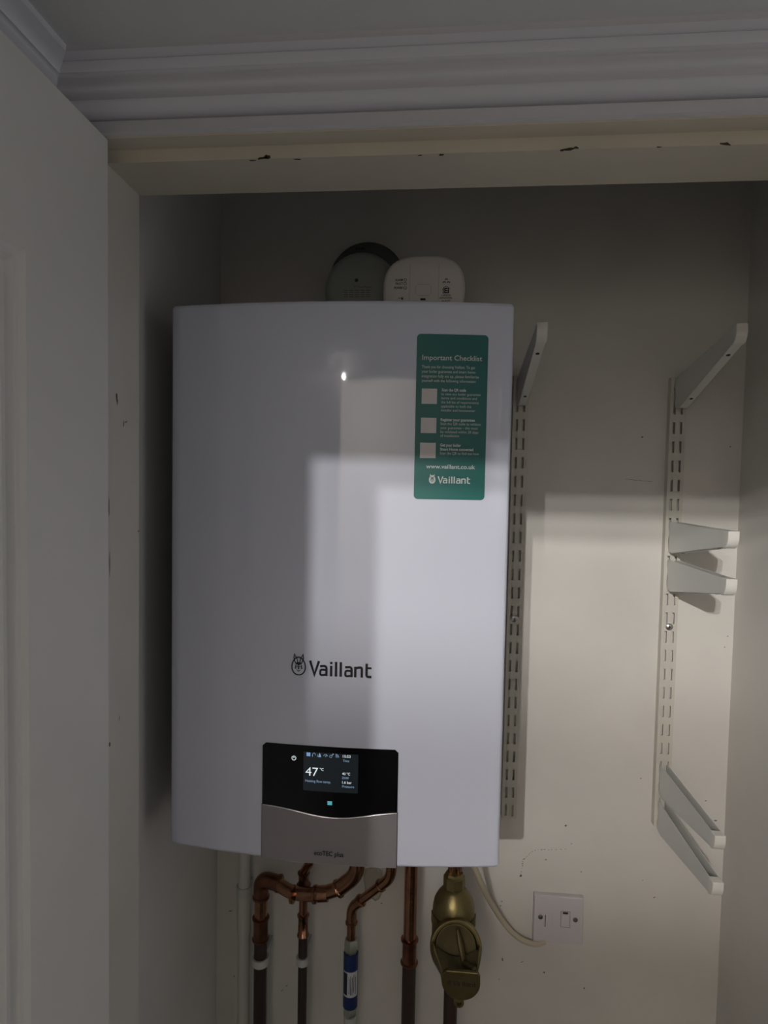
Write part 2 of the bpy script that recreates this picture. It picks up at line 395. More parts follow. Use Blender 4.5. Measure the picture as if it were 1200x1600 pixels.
# screen and lit characters
def C5(X, Y): return fp(400+X/5.0, 1150+Y/5.0)
def txt5(bm, s, X0, X1, Y, cap, bold=0, mi=0):
    a = C5(X0, Y); b = C5(X1, Y + (X1-X0)*.05)
    add_text(bm, s, lambda u, v: face(u, v, .0016), a[0], b[0], a[1], cap/5/1.175/1000*1.0, bold, mi)
bm = bmesh.new(); quadstrip(bm, -.0336, .0374, 1.3765, 1.4272, lambda u, v: face(u, v, .0011), 14)
obj('screen', bm, M['screen'], panel)['label'] = 'faintly lit screen'
bm = bmesh.new()
txt5(bm, '47', 388, 487, 303, 64, 0); txt5(bm, '°C', 500, 530, 266, 20, .01)
obj('temperature_reading', bm, M['glow'], panel)['label'] = 'large white glowing 47 °C'
bm = bmesh.new()
txt5(bm, '15:53', 680, 740, 164, 19, .005); txt5(bm, '40 °C', 675, 736, 300, 19, .005); txt5(bm, '1.6 bar', 675, 748, 367, 19, .005)
obj('lit_numbers', bm, M['glow'], panel)['label'] = 'white glowing numbers'
bm = bmesh.new()
txt5(bm, 'Heating flow temp.', 387, 586, 352, 19, 0, 1); txt5(bm, 'Time', 680, 729, 198, 18, 0, 1); txt5(bm, 'DHW', 675, 726, 332, 18, 0, 1); txt5(bm, 'Pressure', 675, 768, 398, 18, 0, 1)
obj('lit_captions', bm, [M['glow'], M['glowdim']], panel)['label'] = 'small bluish glowing captions'
bm = bmesh.new()
pl = lambda u, v: face(u, v, .0016)
P5 = lambda pts, mi: add_poly(bm, [C5(*q) for q in pts], pl, mi)
P5([(397, 152), (427, 154), (427, 126), (397, 124)], 2)
mm = .2/1175
c = C5(455, 143); add_ring(bm, c, 12*mm, 15*mm, 3*mm, pl, -.2, PI+.1, mi=1)
P5([(441, 158), (445, 158), (445, 143), (441, 143)], 1)
P5([(488, 160), (510, 161), (508, 148), (500, 128), (492, 145)], 1); P5([(481, 160), (484, 160), (484, 140), (481, 140)], 1)
c = C5(545, 153); add_ring(bm, c, 15*mm, 15*mm, 3*mm, pl, -.1, PI+.1, mi=1); P5([(543, 158), (547, 160), (556, 143), (553, 142)], 1)
c = C5(586, 155); add_ring(bm, c, 11*mm, 11*mm, 3*mm, pl, 0, 2*PI, n=8, mi=1); P5([(592, 149), (595, 152), (608, 137), (603, 133)], 1); P5([(598, 134), (608, 134), (608, 145), (604, 138)], 1)
c = C5(623, 163)
for rr in (8, 17, 26): add_ring(bm, c, rr*mm, rr*mm, 4*mm, pl, 0, PI/2, n=10, mi=1)
LI = [M['glow'], M['glowdim'], M['glowblue'], M['glowcyan']]
obj('status_icons', bm, LI, panel)['label'] = 'row of small blue and white icons'
bm = bmesh.new()
c = C5(298, 168); add_ring(bm, c, 18*mm, 18*mm, 5*mm, pl, PI/2+.5, PI/2+2*PI-.5, mi=0); P5([(295, 168), (301, 168), (301, 148), (295, 148)], 0)
obj('power_symbol', bm, LI, panel)
bm = bmesh.new()
for k in range(3): P5([(560, 513+k*10.5), (596, 514.5+k*10.5), (596, 507.5+k*10.5), (560, 506+k*10.5)], 3)
obj('menu_symbol', bm, LI, panel)['label'] = 'cyan glowing three-bar symbol'
# brand mark on the front
def ribbon(bm, pts, w_, place, mi=0, closed=False):
    P = [Vector((p[0], p[1], 0)) for p in pts]
    if closed: P = P+[P[0]]
    L_, R_ = [], []
    for i, p in enumerate(P):
        if closed and i in (0, len(P)-1): d0 = (P[0]-P[-2]).normalized(); d1 = (P[1]-P[0]).normalized()
        else: d0 = (P[i]-P[max(i-1, 0)]).normalized() if i else (P[1]-P[0]).normalized(); d1 = (P[min(i+1, len(P)-1)]-P[i]).normalized() if i < len(P)-1 else d0
        m_ = (d0+d1).normalized(); k = w_/2/max(.45, m_.dot(d1)); nrm = Vector((-m_.y, m_.x, 0))*k
        L_.append(bm.verts.new(place(p.x+nrm.x, p.y+nrm.y))); R_.append(bm.verts.new(place(p.x-nrm.x, p.y-nrm.y)))
    for i in range(len(P)-1): bm.faces.new((R_[i], R_[i+1], L_[i+1], L_[i])).material_index = mi
def wordmark(bm, u0, u1, v, cap, place, mi=0):
    """the maker's name in its rounded sans letters, drawn stroke by stroke"""
    kx = (u1-u0)/4.27; off = [0]
    def layer(du): 
        return lambda a, b: tuple(Vector(place(a, b))-Vector((0, du, 0)))
    def stroke(x0, pts, r=0, w_=.165):
        q = [(p.x, p.y) for p in bend([(x, y, 0) for x, y in pts], r, 6)] if r else pts
        off[0] += 1
        pl_ = layer(.00001*off[0]*(cap/.0195))
        ribbon(bm, q, w_, lambda a, b: pl_(u0+(x0+a)*kx, v+b*cap), mi)
    stroke(0, [(.075, 1.0), (.38, .06), (.685, 1.0)], w_=.17)
    def a_(x):
        stroke(x, [(.06, .655), (.50, .70), (.50, 0)], .20, .155)
        stroke(x, [(.50, .42), (.08, .44), (.08, .06), (.30, .06), (.50, .12)], .17, .145)
    def n_(x):
        stroke(x, [(.08, 0), (.08, .73)], 0); stroke(x, [(.08, .60), (.28, .68), (.52, .68), (.52, 0)], .19)
    a_(.70)
    stroke(1.44, [(.085, 0), (.085, .72)]); stroke(1.44, [(.085, .83), (.085, .98)])
    stroke(1.77, [(.085, 0), (.085, 1.0)]); stroke(2.09, [(.085, 0), (.085, 1.0)])
    a_(2.41); n_(3.08)
    stroke(3.82, [(.10, .96), (.10, .06), (.43, .07)], .16); stroke(3.82, [(.10, .66), (.43, .66)], 0, .13)
def hare(bm, cx, cz, s, place, mi=0, solid=None):
    """oval badge with a hare's head: two upright ears and a narrow face"""
    if solid is not None:
        add_poly(bm, [(cx+.92*s*math.cos(2*PI*k/32)*(1-.10*math.sin(2*PI*k/32)), cz+1.2*s*math.sin(2*PI*k/32)) for k in range(32)], place, solid)
    else: add_ring(bm, (cx, cz), 1.0*s, 1.28*s, .17*s, place, egg=.10, mi=mi, n=40)
    p2 = (lambda u, v: Vector(place(u, v))+Vector((0, -.0002, 0)))
    for q in (-1, 1):
        X = lambda x: cx+q*x*s
        ear = [(X(.16), cz+.42*s), (X(.22), cz+.95*s), (X(.60), cz+1.60*s), (X(.66), cz+1.05*s), (X(.42), cz+.42*s)]
        if solid is not None:
            add_poly(bm, ear[:], place, solid); add_poly(bm, [(X(.05), cz+.35*s), (X(.42), cz+1.0*s), (X(.30), cz+.15*s)], p2, mi)
        else: ribbon(bm, ear, .13*s, p2, mi, closed=True)
        # brow and cheek with a gap for the eye
        add_poly(bm, [(X(0), cz+.55*s), (X(.25), cz+.50*s), (X(.42), cz+.28*s), (X(.22), cz+.22*s), (X(0), cz+.10*s)], p2, mi)
        add_poly(bm, [(X(.42), cz+.28*s), (X(.48), cz-.15*s), (X(.34), cz-.42*s), (X(.30), cz-.10*s), (X(.34), cz+.18*s)], p2, mi)
        add_poly(bm, [(X(.12), cz+.05*s), (X(.26), cz-.02*s), (X(.20), cz-.14*s), (X(.12), cz-.10*s)], p2, mi)
        add_poly(bm, [(X(.0), cz-.74*s), (X(.16), cz-.66*s), (X(.34), cz-.42*s), (X(.18), cz-.52*s), (X(0), cz-.62*s)], p2, mi)
        add_poly(bm, [(X(.34), cz-.32*s), (X(.62), cz-.20*s), (X(.62), cz-.26*s), (X(.36), cz-.40*s)], p2, mi)
    add_poly(bm, [(cx-.06*s, cz+.1*s), (cx+.06*s, cz+.1*s), (cx+.10*s, cz-.38*s), (cx, cz-.5*s), (cx-.10*s, cz-.38*s)], p2, mi)
bm = bmesh.new()
f1 = lambda u, v: face(u, v, .0004)
wordmark(bm, -.0283, .0525, 1.5268, .0190, f1)
hare(bm, -.0418, 1.5380, .0096, f1)
obj('brand_lettering', bm, M['logo'], boiler)['label'] = 'dark grey brand lettering and oval hare badge'
bm = bmesh.new()
a, b = fp(491.6, 1334), fp(536.6, 1336.5)
add_text(bm, 'ecoTEC plus', lambda u, v: face(u, v, .0026), a[0]-.0004, b[0]+.0004, a[1], .0060, .012)
obj('model_lettering', bm, M['logo'], flap)
# sticker
bm = bmesh.new()
U0, U1, V0, V1 = .1008, .1889, 1.7550, 1.9590
pts = []
rr = .005
for cx_, cz_, a0 in ((U1-rr, V1-rr, 0), (U0+rr, V1-rr, PI/2), (U0+rr, V0+rr, PI), (U1-rr, V0+rr, 1.5*PI)):
    for k in range(7): pts.append((cx_+rr*math.cos(a0+k*PI/12), cz_+rr*math.sin(a0+k*PI/12)))
# columns following the bow of the casing
X = sorted(set([p[0] for p in pts if p[0] < U0+rr+1e-6] + [U0+rr+(U1-U0-2*rr)*k/10 for k in range(11)] + [p[0] for p in pts if p[0] > U1-rr-1e-6]))
def dz(x):
    e = min(x-U0, U1-x); return rr-math.sqrt(max(0, rr*rr-(rr-e)**2)) if e < rr else 0
cols = [(bm.verts.new(face(x, V1-dz(x), .0003)), bm.verts.new(face(x, V0+dz(x), .0003))) for x in X]
for (a, b), (c, d_) in zip(cols, cols[1:]): bm.faces.new((a, b, d_, c))
stick = obj('checklist_sticker', bm, M['green'], boiler); stick['label'] = 'dark green rounded checklist sticker with white print'
def SK(Xc, Yc):
    xl = 64-25*(Yc-100)/1445; xr = 706-40*(Yc-100)/1445
    return U0+(U1-U0)*(Xc-xl)/(xr-xl), V1-(V1-V0)*(Yc-69)/(1550-69)
f2 = lambda u, v: face(u, v, .0006)
bm = bmesh.new()
def st(s, x0, x1, y, cap, bold=0):
    a, b = SK(x0, y), SK(x1, y); add_text(bm, s, f2, a[0], b[0], a[1], cap*(V1-V0)/1481, bold)
st('Important Checklist', 112, 648, 300, 44, .008)
for s, x1, y in (('Thank you for choosing Vaillant. To get', 585, 373), ('your boiler guarantee and smart home', 587, 414), ('integration fully set up, please familiarise', 618, 456), ('yourself with the following information:', 592, 496)): st(s, 108, x1, y, 25)
st('Scan the QR code', 287, 503, 576, 24, .03)
for s, x1, y in (('to view our boiler guarantee', 632, 612), ('terms and conditions and', 600, 648), ('the full list of requirements', 617, 685), ('applicable to both the', 550, 721), ('installer and homeowner', 585, 757)): st(s, 281, x1, y, 23)
st('Register your guarantee', 277, 582, 842, 24, .03)
for s, x1, y in (('Scan the QR code to validate', 632, 878), ('your guarantee – this must', 608, 914), ('be validated within 30 days', 612, 950), ('of installation', 440, 985)): st(s, 275, x1, y, 23)
st('Get your boiler', 273, 458, 1070, 24, .03); st('Smart Home connected', 272, 568, 1107, 24, .03); st('Scan the QR to find out how', 271, 618, 1143, 23)
st('www.vaillant.co.uk', 148, 583, 1270, 36, .015)
a, b = SK(250, 1403), SK(540, 1403); wordmark(bm, a[0], b[0], a[1], 62*(V1-V0)/1481, f2)
obj('sticker_print', bm, M['print'], stick)
bm = bmesh.new()
c = SK(203, 1370); hare(bm, c[0], c[1], .0044, lambda u, v: face(u, v, .0006), mi=1, solid=0)
obj('sticker_badge', bm, [M['print'], M['green']], stick)
for x0, y0, x1, y1 in ((107, 555, 246, 692), (100, 816, 240, 953), (93, 1040, 235, 1178)):
    bm = bmesh.new(); a, b = SK(x0, y1), SK(x1, y0); quadstrip(bm, a[0], b[0], a[1], b[1], f2, 3)
    obj('white_square', bm, M['qz'], stick)['label'] = 'plain white square'

# ------------------------------------------------------------------ flue and alarm above the boiler
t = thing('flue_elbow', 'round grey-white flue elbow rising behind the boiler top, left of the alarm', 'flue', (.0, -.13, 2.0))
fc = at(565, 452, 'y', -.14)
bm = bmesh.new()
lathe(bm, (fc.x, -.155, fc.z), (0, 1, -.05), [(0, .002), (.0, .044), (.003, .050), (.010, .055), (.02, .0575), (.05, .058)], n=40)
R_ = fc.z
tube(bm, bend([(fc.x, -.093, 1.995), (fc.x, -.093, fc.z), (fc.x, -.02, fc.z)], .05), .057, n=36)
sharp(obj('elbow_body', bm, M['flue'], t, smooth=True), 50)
bm = bmesh.new(); c0 = at(574, 440, 'y', 0)
lathe(bm, (c0.x, -.001, c0.z), (0, -1, 0), [(0, .062), (.004, .066), (.012, .062), (.018, .054)], n=40); sharp(obj('wall_collar', bm, M['rubber'], t, smooth=True), 40)['label'] = 'darker round collar against the wall'
yf = -.1553
bm = bmesh.new(); s = at(557, 438, 'y', -.156); lathe(bm, (s.x, -.1562, s.z), (0, -1, 0), [(0, .0026), (.001, .0024)], n=12); obj('screw', bm, M['slot'], t)
bm = bmesh.new(); fl = lambda u, v: (u, -.1570, v)
a = at(540, 450, 'y', -.157)
add_text(bm, 'Vaillant', fl, a.x+.018, a.x+.040, a.z, .0026); hare(bm, a.x+.014, a.z+.0014, .0013, fl)
for k in range(4):
    for q in range(5): add_poly(bm, [(a.x-.003+q*.0085, a.z-.004-k*.0032), (a.x+.0035+q*.0085, a.z-.004-k*.0032), (a.x+.0035+q*.0085, a.z-.0032-k*.0032), (a.x-.003+q*.0085, a.z-.0032-k*.0032)], fl)
obj('flue_print', bm, M['scuff'], t)
bm = bmesh.new(); a = at(563, 389, 'y', -.10); 
for k, wx in enumerate((.003, .002, .003, .0018)): box(bm, a.x-.007+k*.004, a.x-.007+k*.004+wx, a.y-.002, a.y, a.z-.0015, a.z+.0015)
obj('top_marking', bm, M['slot'], t)

ac = at(662, 452, 'y', -.2)
t = thing('carbon_monoxide_alarm', 'cream oval carbon monoxide alarm standing on the boiler top', 'alarm', (ac.x, -.2, 2.0))
def sq(k, n=48, e=2.7):
    t_ = 2*PI*k/n; c_, s_ = math.cos(t_), math.sin(t_)
    return (abs(c_)**(2/e)*(1 if c_ > 0 else -1), abs(s_)**(2/e)*(1 if s_ > 0 else -1))
AW, AH = .0588, .0505
tilt = .10
az = 2.0+AH
top_target = at(662, 399, 'y', -.19).z
az = max(az, top_target-AH) if False else top_target-AH
AH2 = (top_target-2.0)/2; AH = AH2; az = 2.0+AH
def al(u, v, off=0):
    y = -.206-off; return (ac.x+u, y+math.sin(tilt)*(v+AH), az+v)
bm = bmesh.new(); rings = []
for off, k_ in ((-.03, .9), (-.028, .97), (-.012, 1.0), (-.006, .99), (-.002, .955), (0, .90), (.0008, .5)):
    rings.append([bm.verts.new(al(AW*k_*sq(i)[0], AH*k_*sq(i)[1], off)) for i in range(48)])
for a, b in zip(rings, rings[1:]):
    for i in range(48): bm.faces.new((a[i], a[(i+1) % 48], b[(i+1) % 48], b[i]))
bm.faces.new(rings[0][::-1]); bm.faces.new(rings[-1])
sharp(obj('alarm_case', bm, M['alarm'], t, smooth=True), 40)
def A3(X, Y):           # crop pixel of the close view to case coordinates
    p = at(480+X/4.286, 360+Y/4.286, 'y', -.202); return p.x-ac.x, p.z-az
af = lambda u, v: al(u, v, .0010)
bm = bmesh.new(); mm = 1/4.286/1085
a = A3(690, 215); b = A3(878, 470)
for x in (a[0], b[0]): quadstrip(bm, x-.0003, x+.0003, b[1], a[1], af, 1)
a = A3(725, 437); b = A3(830, 360)
for k, off in enumerate((0,)):
    for x in (a[0], b[0]): quadstrip(bm, x-.00035, x+.00035, a[1]+.002, b[1]-.002, af, 1)
    for z in (a[1], b[1]): quadstrip(bm, a[0]+.002, b[0]-.002, z-.00035, z+.00035, af, 1)
obj('test_button', bm, M['putty'], t)['label'] = 'square test button outline'
bm = bmesh.new()
for s, X0, X1, Y in (('ALARM', 588, 640, 338), ('FAULT', 592, 640, 363), ('POWER', 583, 640, 393)):
    a = A3(X0, Y); b = A3(X1, Y); add_text(bm, s, af, a[0], b[0], a[1], 15*mm, .01)
    c = A3(656, Y-8); add_ring(bm, c, 10*mm, 10*mm, 2.5*mm, af)
obj('indicator_print', bm, M['logo'], t)
bm = bmesh.new()
a = A3(918, 420); b = A3(948, 420); add_text(bm, 'Ei', af, a[0], b[0], a[1], 32*mm, .03)
add_ring(bm, A3(930, 402), 24*mm, 27*mm, 4*mm, af, .3, PI-.1); a = A3(908, 420); b = A3(913, 385); quadstrip(bm, a[0], b[0], a[1], b[1], af, 1); a = A3(908, 422); b = A3(950, 418); quadstrip(bm, a[0], b[0], a[1], b[1], af, 1)
for X, Y in ((932, 330), (918, 350), (946, 350)): add_ring(bm, A3(X, Y), 10*mm, 10*mm, 5*mm, af, 0, PI)
for s, X0, X1, Y in (('CARBON', 897, 960, 442), ('MONOXIDE', 887, 968, 461), ('ALARM', 900, 955, 480)):
    a = A3(X0, Y); b = A3(X1, Y); add_text(bm, s, af, a[0], b[0], a[1], 12*mm)
obj('maker_print', bm, M['logo'], t)
bm = bmesh.new()
a = A3(758, 470); b = A3(792, 456); quadstrip(bm, a[0], b[0], a[1], b[1], af, 1)
obj('status_mark', bm, M['logo'], t)
bm = bmesh.new()
a = A3(608, 462); add_ring(bm, (a[0]+10*mm, a[1]), 10*mm, 10*mm, 3*mm, af, 0, PI); quadstrip(bm, a[0]+24*mm, a[0]+32*mm, a[1]-4*mm, a[1]+12*mm, af, 1)
obj('alarm_print', bm, M['logo'], t)

# ------------------------------------------------------------------ twin-slot uprights and brackets
def upright(name_label, xc, ztop, zbot, rows, screw_z):
    t = thing('shelf_upright', name_label, 'shelf upright', (xc, 0, zbot))
    bm = bmesh.new(); hw, y0 = .0128, -.014
    sw, sh = .0019, .0097; sxs = (-.0057, .0057)
    zs = sorted(rows); X = [-hw, sxs[0]-sw, sxs[0]+sw, sxs[1]-sw, sxs[1]+sw, hw]
    ZZ = [zbot]
    for z in zs: ZZ += [z-sh, z+sh]
    ZZ.append(ztop)
    for j in range(len(ZZ)-1):
        hole_row = j % 2 == 1
        for i in range(5):
            if hole_row and i in (1, 3):
                xa, xb, za, zb = xc+X[i], xc+X[i+1], ZZ[j], ZZ[j+1]
                for q in (((xa, za), (xb, za)), ((xb, za), (xb, zb)), ((xb, zb), (xa, zb)), ((xa, zb), (xa, za))):
                    (a1, b1), (a2, b2) = q
                    bm.faces.new([bm.verts.new(p) for p in ((a1, y0, b1), (a2, y0, b2), (a2, y0+.0018, b2), (a1, y0+.0018, b1))])
                continue
            bm.faces.new([bm.verts.new(p) for p in ((xc+X[i], y0, ZZ[j]), (xc+X[i+1], y0, ZZ[j]), (xc+X[i+1], y0, ZZ[j+1]), (xc+X[i], y0, ZZ[j+1]))])
    for s in (-1, 1):   # folded sides and their inner faces
        box(bm, xc+s*hw-(.0015 if s > 0 else 0), xc+s*hw+(.0015 if s < 0 else 0), y0+.0001, 0, zbot, ztop)
    bmesh.ops.remove_doubles(bm, verts=bm.verts, dist=1e-5)
    obj('upright_channel', bm, M['upr'], t)
    bm = bmesh.new(); lathe(bm, (xc-.0005, y0, screw_z), (0, -1, 0), [(0, .0062), (.0015, .0058), (.0028, .004), (.003, .001)], n=20)
    box(bm, xc-.003, xc+.002, y0-.0033, y0-.0029, screw_z-.0005, screw_z+.0005, 1); box(bm, xc-.001, xc, y0-.0033, y0-.0029, screw_z-.0025, screw_z+.0025, 1)
    sharp(obj('screw', bm, [M['steel'], M['slot']], t, smooth=True))
    return t
XA, XB = .2660, .5241
upright('cream twin-slot shelf upright directly right of the boiler, with one bracket at its top', XA, 1.9605, 1.1905, [1.7171+.032*k for k in range(-16, 8)], 1.5447)
upright('cream twin-slot shelf upright near the right wall, carrying five brackets', XB, 1.9590, 1.1940, [1.8750-.032*k for k in range(-2, 22)], 1.5405)

BL = .232
def make_bracket(label):
    t = thing('shelf_bracket', label, 'shelf bracket', (0, 0, 0), 'twin-slot shelf brackets')
    bm = bmesh.new(); hw = .0068; th = .0011
    # side plates taper from root to tip; floor fold joins them along the underside
    side = [(-.0135, 0), (-.0135, -.050), (-.030, -.0525), (-BL+.012, -.0225), (-BL+.012, 0)]
    for s in (-1, 1):
        prism(bm, side, lambda p: (s*hw, p[0], p[1]), lambda p: (s*(hw-th), p[0], p[1]))
        for z in (-.001, -.033): box(bm, min(s*hw, s*(hw-th)), max(s*hw, s*(hw-th)), -.0138, -.009, z-.013, z-.001)
    prism(bm, [(-.022, -.0515), (-.030, -.0525), (-BL+.012, -.0225), (-BL+.012, -.0213), (-.030, -.0513), (-.022, -.0503)], lambda p: (-hw, *p), lambda p: (hw, *p))
    # lips along the top edges
    b = obj('bracket_arm', bm, M['brk'], t, bevel=.0004, seg=1)
    bm = bmesh.new()
    n = 10
    pr = [(-BL+.015, .0002), (-BL+.015, -.0230)]
    arc = [(-BL+.013-.0135*math.sin(PI/2*k/n), -.0238+.0175*(1-math.cos(PI/2*k/n))) for k in range(n+1)]
    pr = [(-BL+.014, .0004), (-BL+.014, -.0238)] + arc + [(-BL-.0005, .0004)]
    prism(bm, pr, lambda p: (-hw-.0006, *p), lambda p: (hw+.0006, *p))
    obj('end_cap', bm, M['cap'], t, bevel=.0018, seg=2)['label'] = 'rounded white end'
    for y, rr_ in ((-.060, .0026), (-.190, .0028)):
        bm = bmesh.new(); z = -.0525+(.030)*(-y-.030)/(BL-.042)
        lathe(bm, (0, y, z-.0004), (0, .15, 1), [(0, rr_), (.0004, rr_)], n=14)
        obj('fixing_hole', bm, M['slot'], t)
    return t
def put(src, first, label, x, z, tiltdeg=0, yaw=0):
    if first: r = src
    else:
        r = src.copy(); COL.objects.link(r)
        for ch in src.children:
            c_ = ch.copy(); COL.objects.link(c_); c_.parent = r
    r['label'] = label; r.location = (x, 0, z); r.rotation_euler = (math.radians(tiltdeg), 0, math.radians(yaw)); return r
L = ['cream-grey shelf bracket tilted upward at the top of the upright beside the boiler',
     'cream-grey shelf bracket tilted upward at the top of the upright near the right wall',
     'upper bracket of the pair at mid height on the right upright',
     'lower bracket of the pair at mid height on the right upright',
     'upper bracket of the two steeply seen near the right upright bottom',
     'lowest shelf bracket, at the very bottom of the right upright']
proto = make_bracket(L[0])
put(proto, True, L[0], XA, 1.955, -10)
for lab, x, z, ti in ((L[1], XB, 1.953, -10), (L[2], XB, 1.7185, 0), (L[3], XB, 1.6545, 0), (L[4], XB, 1.3025, 0), (L[5], XB, 1.2390, .5)):
    put(proto, False, lab, x, z, ti)

# ------------------------------------------------------------------ fused spur and cable
t = thing('fused_spur', 'white square fused connection unit on the wall below the right bracket', 'socket', (.357, 0, 1.01))
sx, sz, h = .3573, 1.011, .0435
bm = bmesh.new()
prism(bm, [(-1, -1), (1, -1), (1, 1), (-1, 1)], lambda p: (sx+p[0]*h, 0, sz+p[1]*h), lambda p: (sx+p[0]*h*.975, -.0095, sz+p[1]*h*.975))
obj('face_plate', bm, M['spur'], t, bevel=.0014)
def C7(X, Y): p = at(600+X/3.636, 1320+Y/3.636, 'y', -.0096); return p.x, p.z
for X, Y in ((889, 410), (1087, 427)):
    bm = bmesh.new(); c = C7(X, Y); lathe(bm, (c[0], -.0095, c[1]), (0, -1, 0), [(0, .0042), (.0008, .0040), (.0014, .002)], n=16); box(bm, c[0]-.0028, c[0]+.0028, -.0106, -.0102, c[1]-.0004, c[1]+.0004, 1)
    obj('screw', bm, [M['darksteel'], M['slot']], t)
bm = bmesh.new(); a = C7(1003, 466); b = C7(1058, 381); f3 = lambda u, v: (u, -.0098, v)
for x in (a[0], b[0]): quadstrip(bm, x-.0003, x+.0003, a[1], b[1], f3, 1)
for z in (a[1], b[1]): quadstrip(bm, a[0], b[0], z-.0003, z+.0003, f3, 1)
a = C7(1016, 393); b = C7(1046, 384); quadstrip(bm, a[0], b[0], a[1], b[1], f3, 1)
obj('fuse_carrier', bm, M['slot'], t)
bm = bmesh.new()
a = C7(915, 466); b = C7(918, 398); quadstrip(bm, a[0]-.0007, b[0]+.0004, a[1], b[1], f3, 1)
for X0, X1 in ((934, 940), (952, 959)):
    a = C7(X0, 460); b = C7(X1, 372)
    for k in range(9): quadstrip(bm, a[0], b[0]-.0005, a[1]+(b[1]-a[1])*k/9, a[1]+(b[1]-a[1])*(k+.55)/9, f3, 1, mi=1)
obj('plate_print', bm, [M['slot'], M['clip']], t)

cp = [(742, 1352, -.10), (752, 1380, -.07), (768, 1412, -.03), (790, 1445, -.012), (812, 1466, -.008), (835, 1474.5, -.008), (852, 1470, -.006)]
pp = [at(a, b, 'y', y) for a, b, y in cp]; pp[0] = at(731, 1330, 'y', -.115)
def catmull(P, k=8):
    Q = [P[0]]+P+[P[-1]]; o = []
    for i in range(1, len(Q)-2):
        for j in range(k):
            s_ = j/k; a, b, c_, d_ = Q[i-1:i+3]
            o.append(.5*((2*b)+(-a+c_)*s_+(2*a-5*b+4*c_-d_)*s_*s_+(-a+3*b-3*c_+d_)*s_**3))
    o.append(P[-1]); return o
bm = bmesh.new(); tube(bm, catmull(pp), .0050, n=14)
tag(obj('power_cable', bm, M['flex'], smooth=True), 'cream flex curving from the boiler underside to the fused spur', 'cable')

# ------------------------------------------------------------------ pipes under the boiler
def PT_(px, py, y): return at(px, py, 'y', y)
def vert(px0, py0, py1, y):
    """straight plumb pipe through an image point, between two image heights"""
    a = PT_(px0, (py0+py1)/2, y); z0 = PT_(px0, py0, y).z; z1 = PT_(px0, py1, y).z; return a.x, z0, z1
BOT = 0.0
# condensate pipe
y = -.03; x, z0, z1 = vert(381, 1340, 1590, y)
t = thing('condensate_pipe', 'white plastic condensate pipe down the wall, leftmost of the pipes', 'pipe', (x, y, 0))
bm = bmesh.new(); tube(bm, [(x, y, BOT), (x, y, 1.285)], .0107); sharp(obj('pipe_run', bm, M['pvc'], t, smooth=True))
zc = PT_(381, 1390, y).z; bm = bmesh.new(); lathe(bm, (x, y, zc-.008), (0, 0, 1), [(0, .0135), (.016, .0135)]); box(bm, x-.007, x+.007, y+.005, -.0002, zc-.006, zc+.006)
sharp(obj('bracket', bm, M['clip'], t, smooth=True))
zc = PT_(381, 1455, y).z; bm = bmesh.new(); lathe(bm, (x, y, zc), (0, 0, 1), [(0, .0126), (.07, .0126)]); sharp(obj('coupling', bm, M['pvc'], t, smooth=True))

def coupling(bm, a, b, r, bead=.0016):
    a, b = Vector(a), Vector(b); d_ = b-a; Ln = d_.length
    lathe(bm, a, d_, [(0, r), (.0008, r+bead*1.1), (.003, r+bead*1.1), (.0045, r), (Ln-.0045, r), (Ln-.003, r+bead*1.1), (Ln-.0008, r+bead*1.1), (Ln, r)], n=24)
# pipe 1: 22 mm, up from the floor, elbow to the right and swan bend up into the boiler
y1 = -.055; x1, zt, _ = vert(407, 1385, 1590, y1)
t = thing('copper_pipe', 'thick copper pipe on the left with an elbow bending right below the boiler', 'pipe', (x1, y1, 0), 'copper pipes under the boiler')
P0 = Vector((x1, y1, PT_(407, 1372, y1).z)); 
yA = -.095
path = [Vector((x1, y1, .985)), P0, PT_(432, 1379, -.062), PT_(456, 1396, -.085), PT_(500, 1398, yA), PT_(536, 1386, yA), PT_(558, 1366, yA-.003)]
path.append(Vector((path[-1].x, path[-1].y, 1.28)))
bm = bmesh.new(); tube(bm, bend(path, .028), .0112, n=26); sharp(obj('pipe_run', bm, M['copper'], t, smooth=True), 50)
bm = bmesh.new()
el = bend([P0-Vector((0, 0, .034)), P0, P0+(path[2]-P0).normalized()*.038], .022)
tube(bm, el, .0133, n=26)
dd = (path[2]-P0).normalized()
for c_, d_ in ((P0-Vector((0, 0, .036)), Vector((0, 0, 1))), (P0+dd*.033, dd)): lathe(bm, c_, d_, [(0, .0125), (.0005, .0150), (.004, .0150), (.0055, .013)], n=26)
sharp(obj('elbow_fitting', bm, M['coppero'], t, smooth=True), 50)
for q0, q1 in ((455, 462), (490, 497)):
    bm = bmesh.new()
    A_ = PT_(q0, 1397.2, yA+.004); B_ = PT_(q1, 1397.6, yA+.003); lathe(bm, A_, (B_-A_), [(0, .0118), (.0008, .0146), (.0046, .0146), (.006, .0118)], n=26)
    sharp(obj('tee_collar', bm, M['copper'], t, smooth=True), 50)
bm = bmesh.new()
A_ = PT_(497, 1397, yA); B_ = PT_(528, 1390, yA)
tube(bm, [A_, PT_(512, 1396, yA)], .0128, n=24)
sharp(obj('tee_fitting', bm, M['copper'], t, smooth=True), 50)
bm = bmesh.new()
A_ = PT_(527, 1389.5, yA); B_ = PT_(546, 1378.5, yA); dn = (B_-A_).normalized()
lathe(bm, A_, dn, [(0, .0118), (.0008, .0150), (.004, .0150), (.006, .013)], n=26)
q = bend([A_+dn*.004, PT_(558, 1366, yA-.003), Vector((path[-1].x, path[-1].y, 1.16))], .026); tube(bm, q, .0130, n=26)
sharp(obj('bend_fitting', bm, M['copper'], t, smooth=True), 50)
z0, z1 = PT_(406, 1432, y1).z, PT_(406, 1468, y1).z
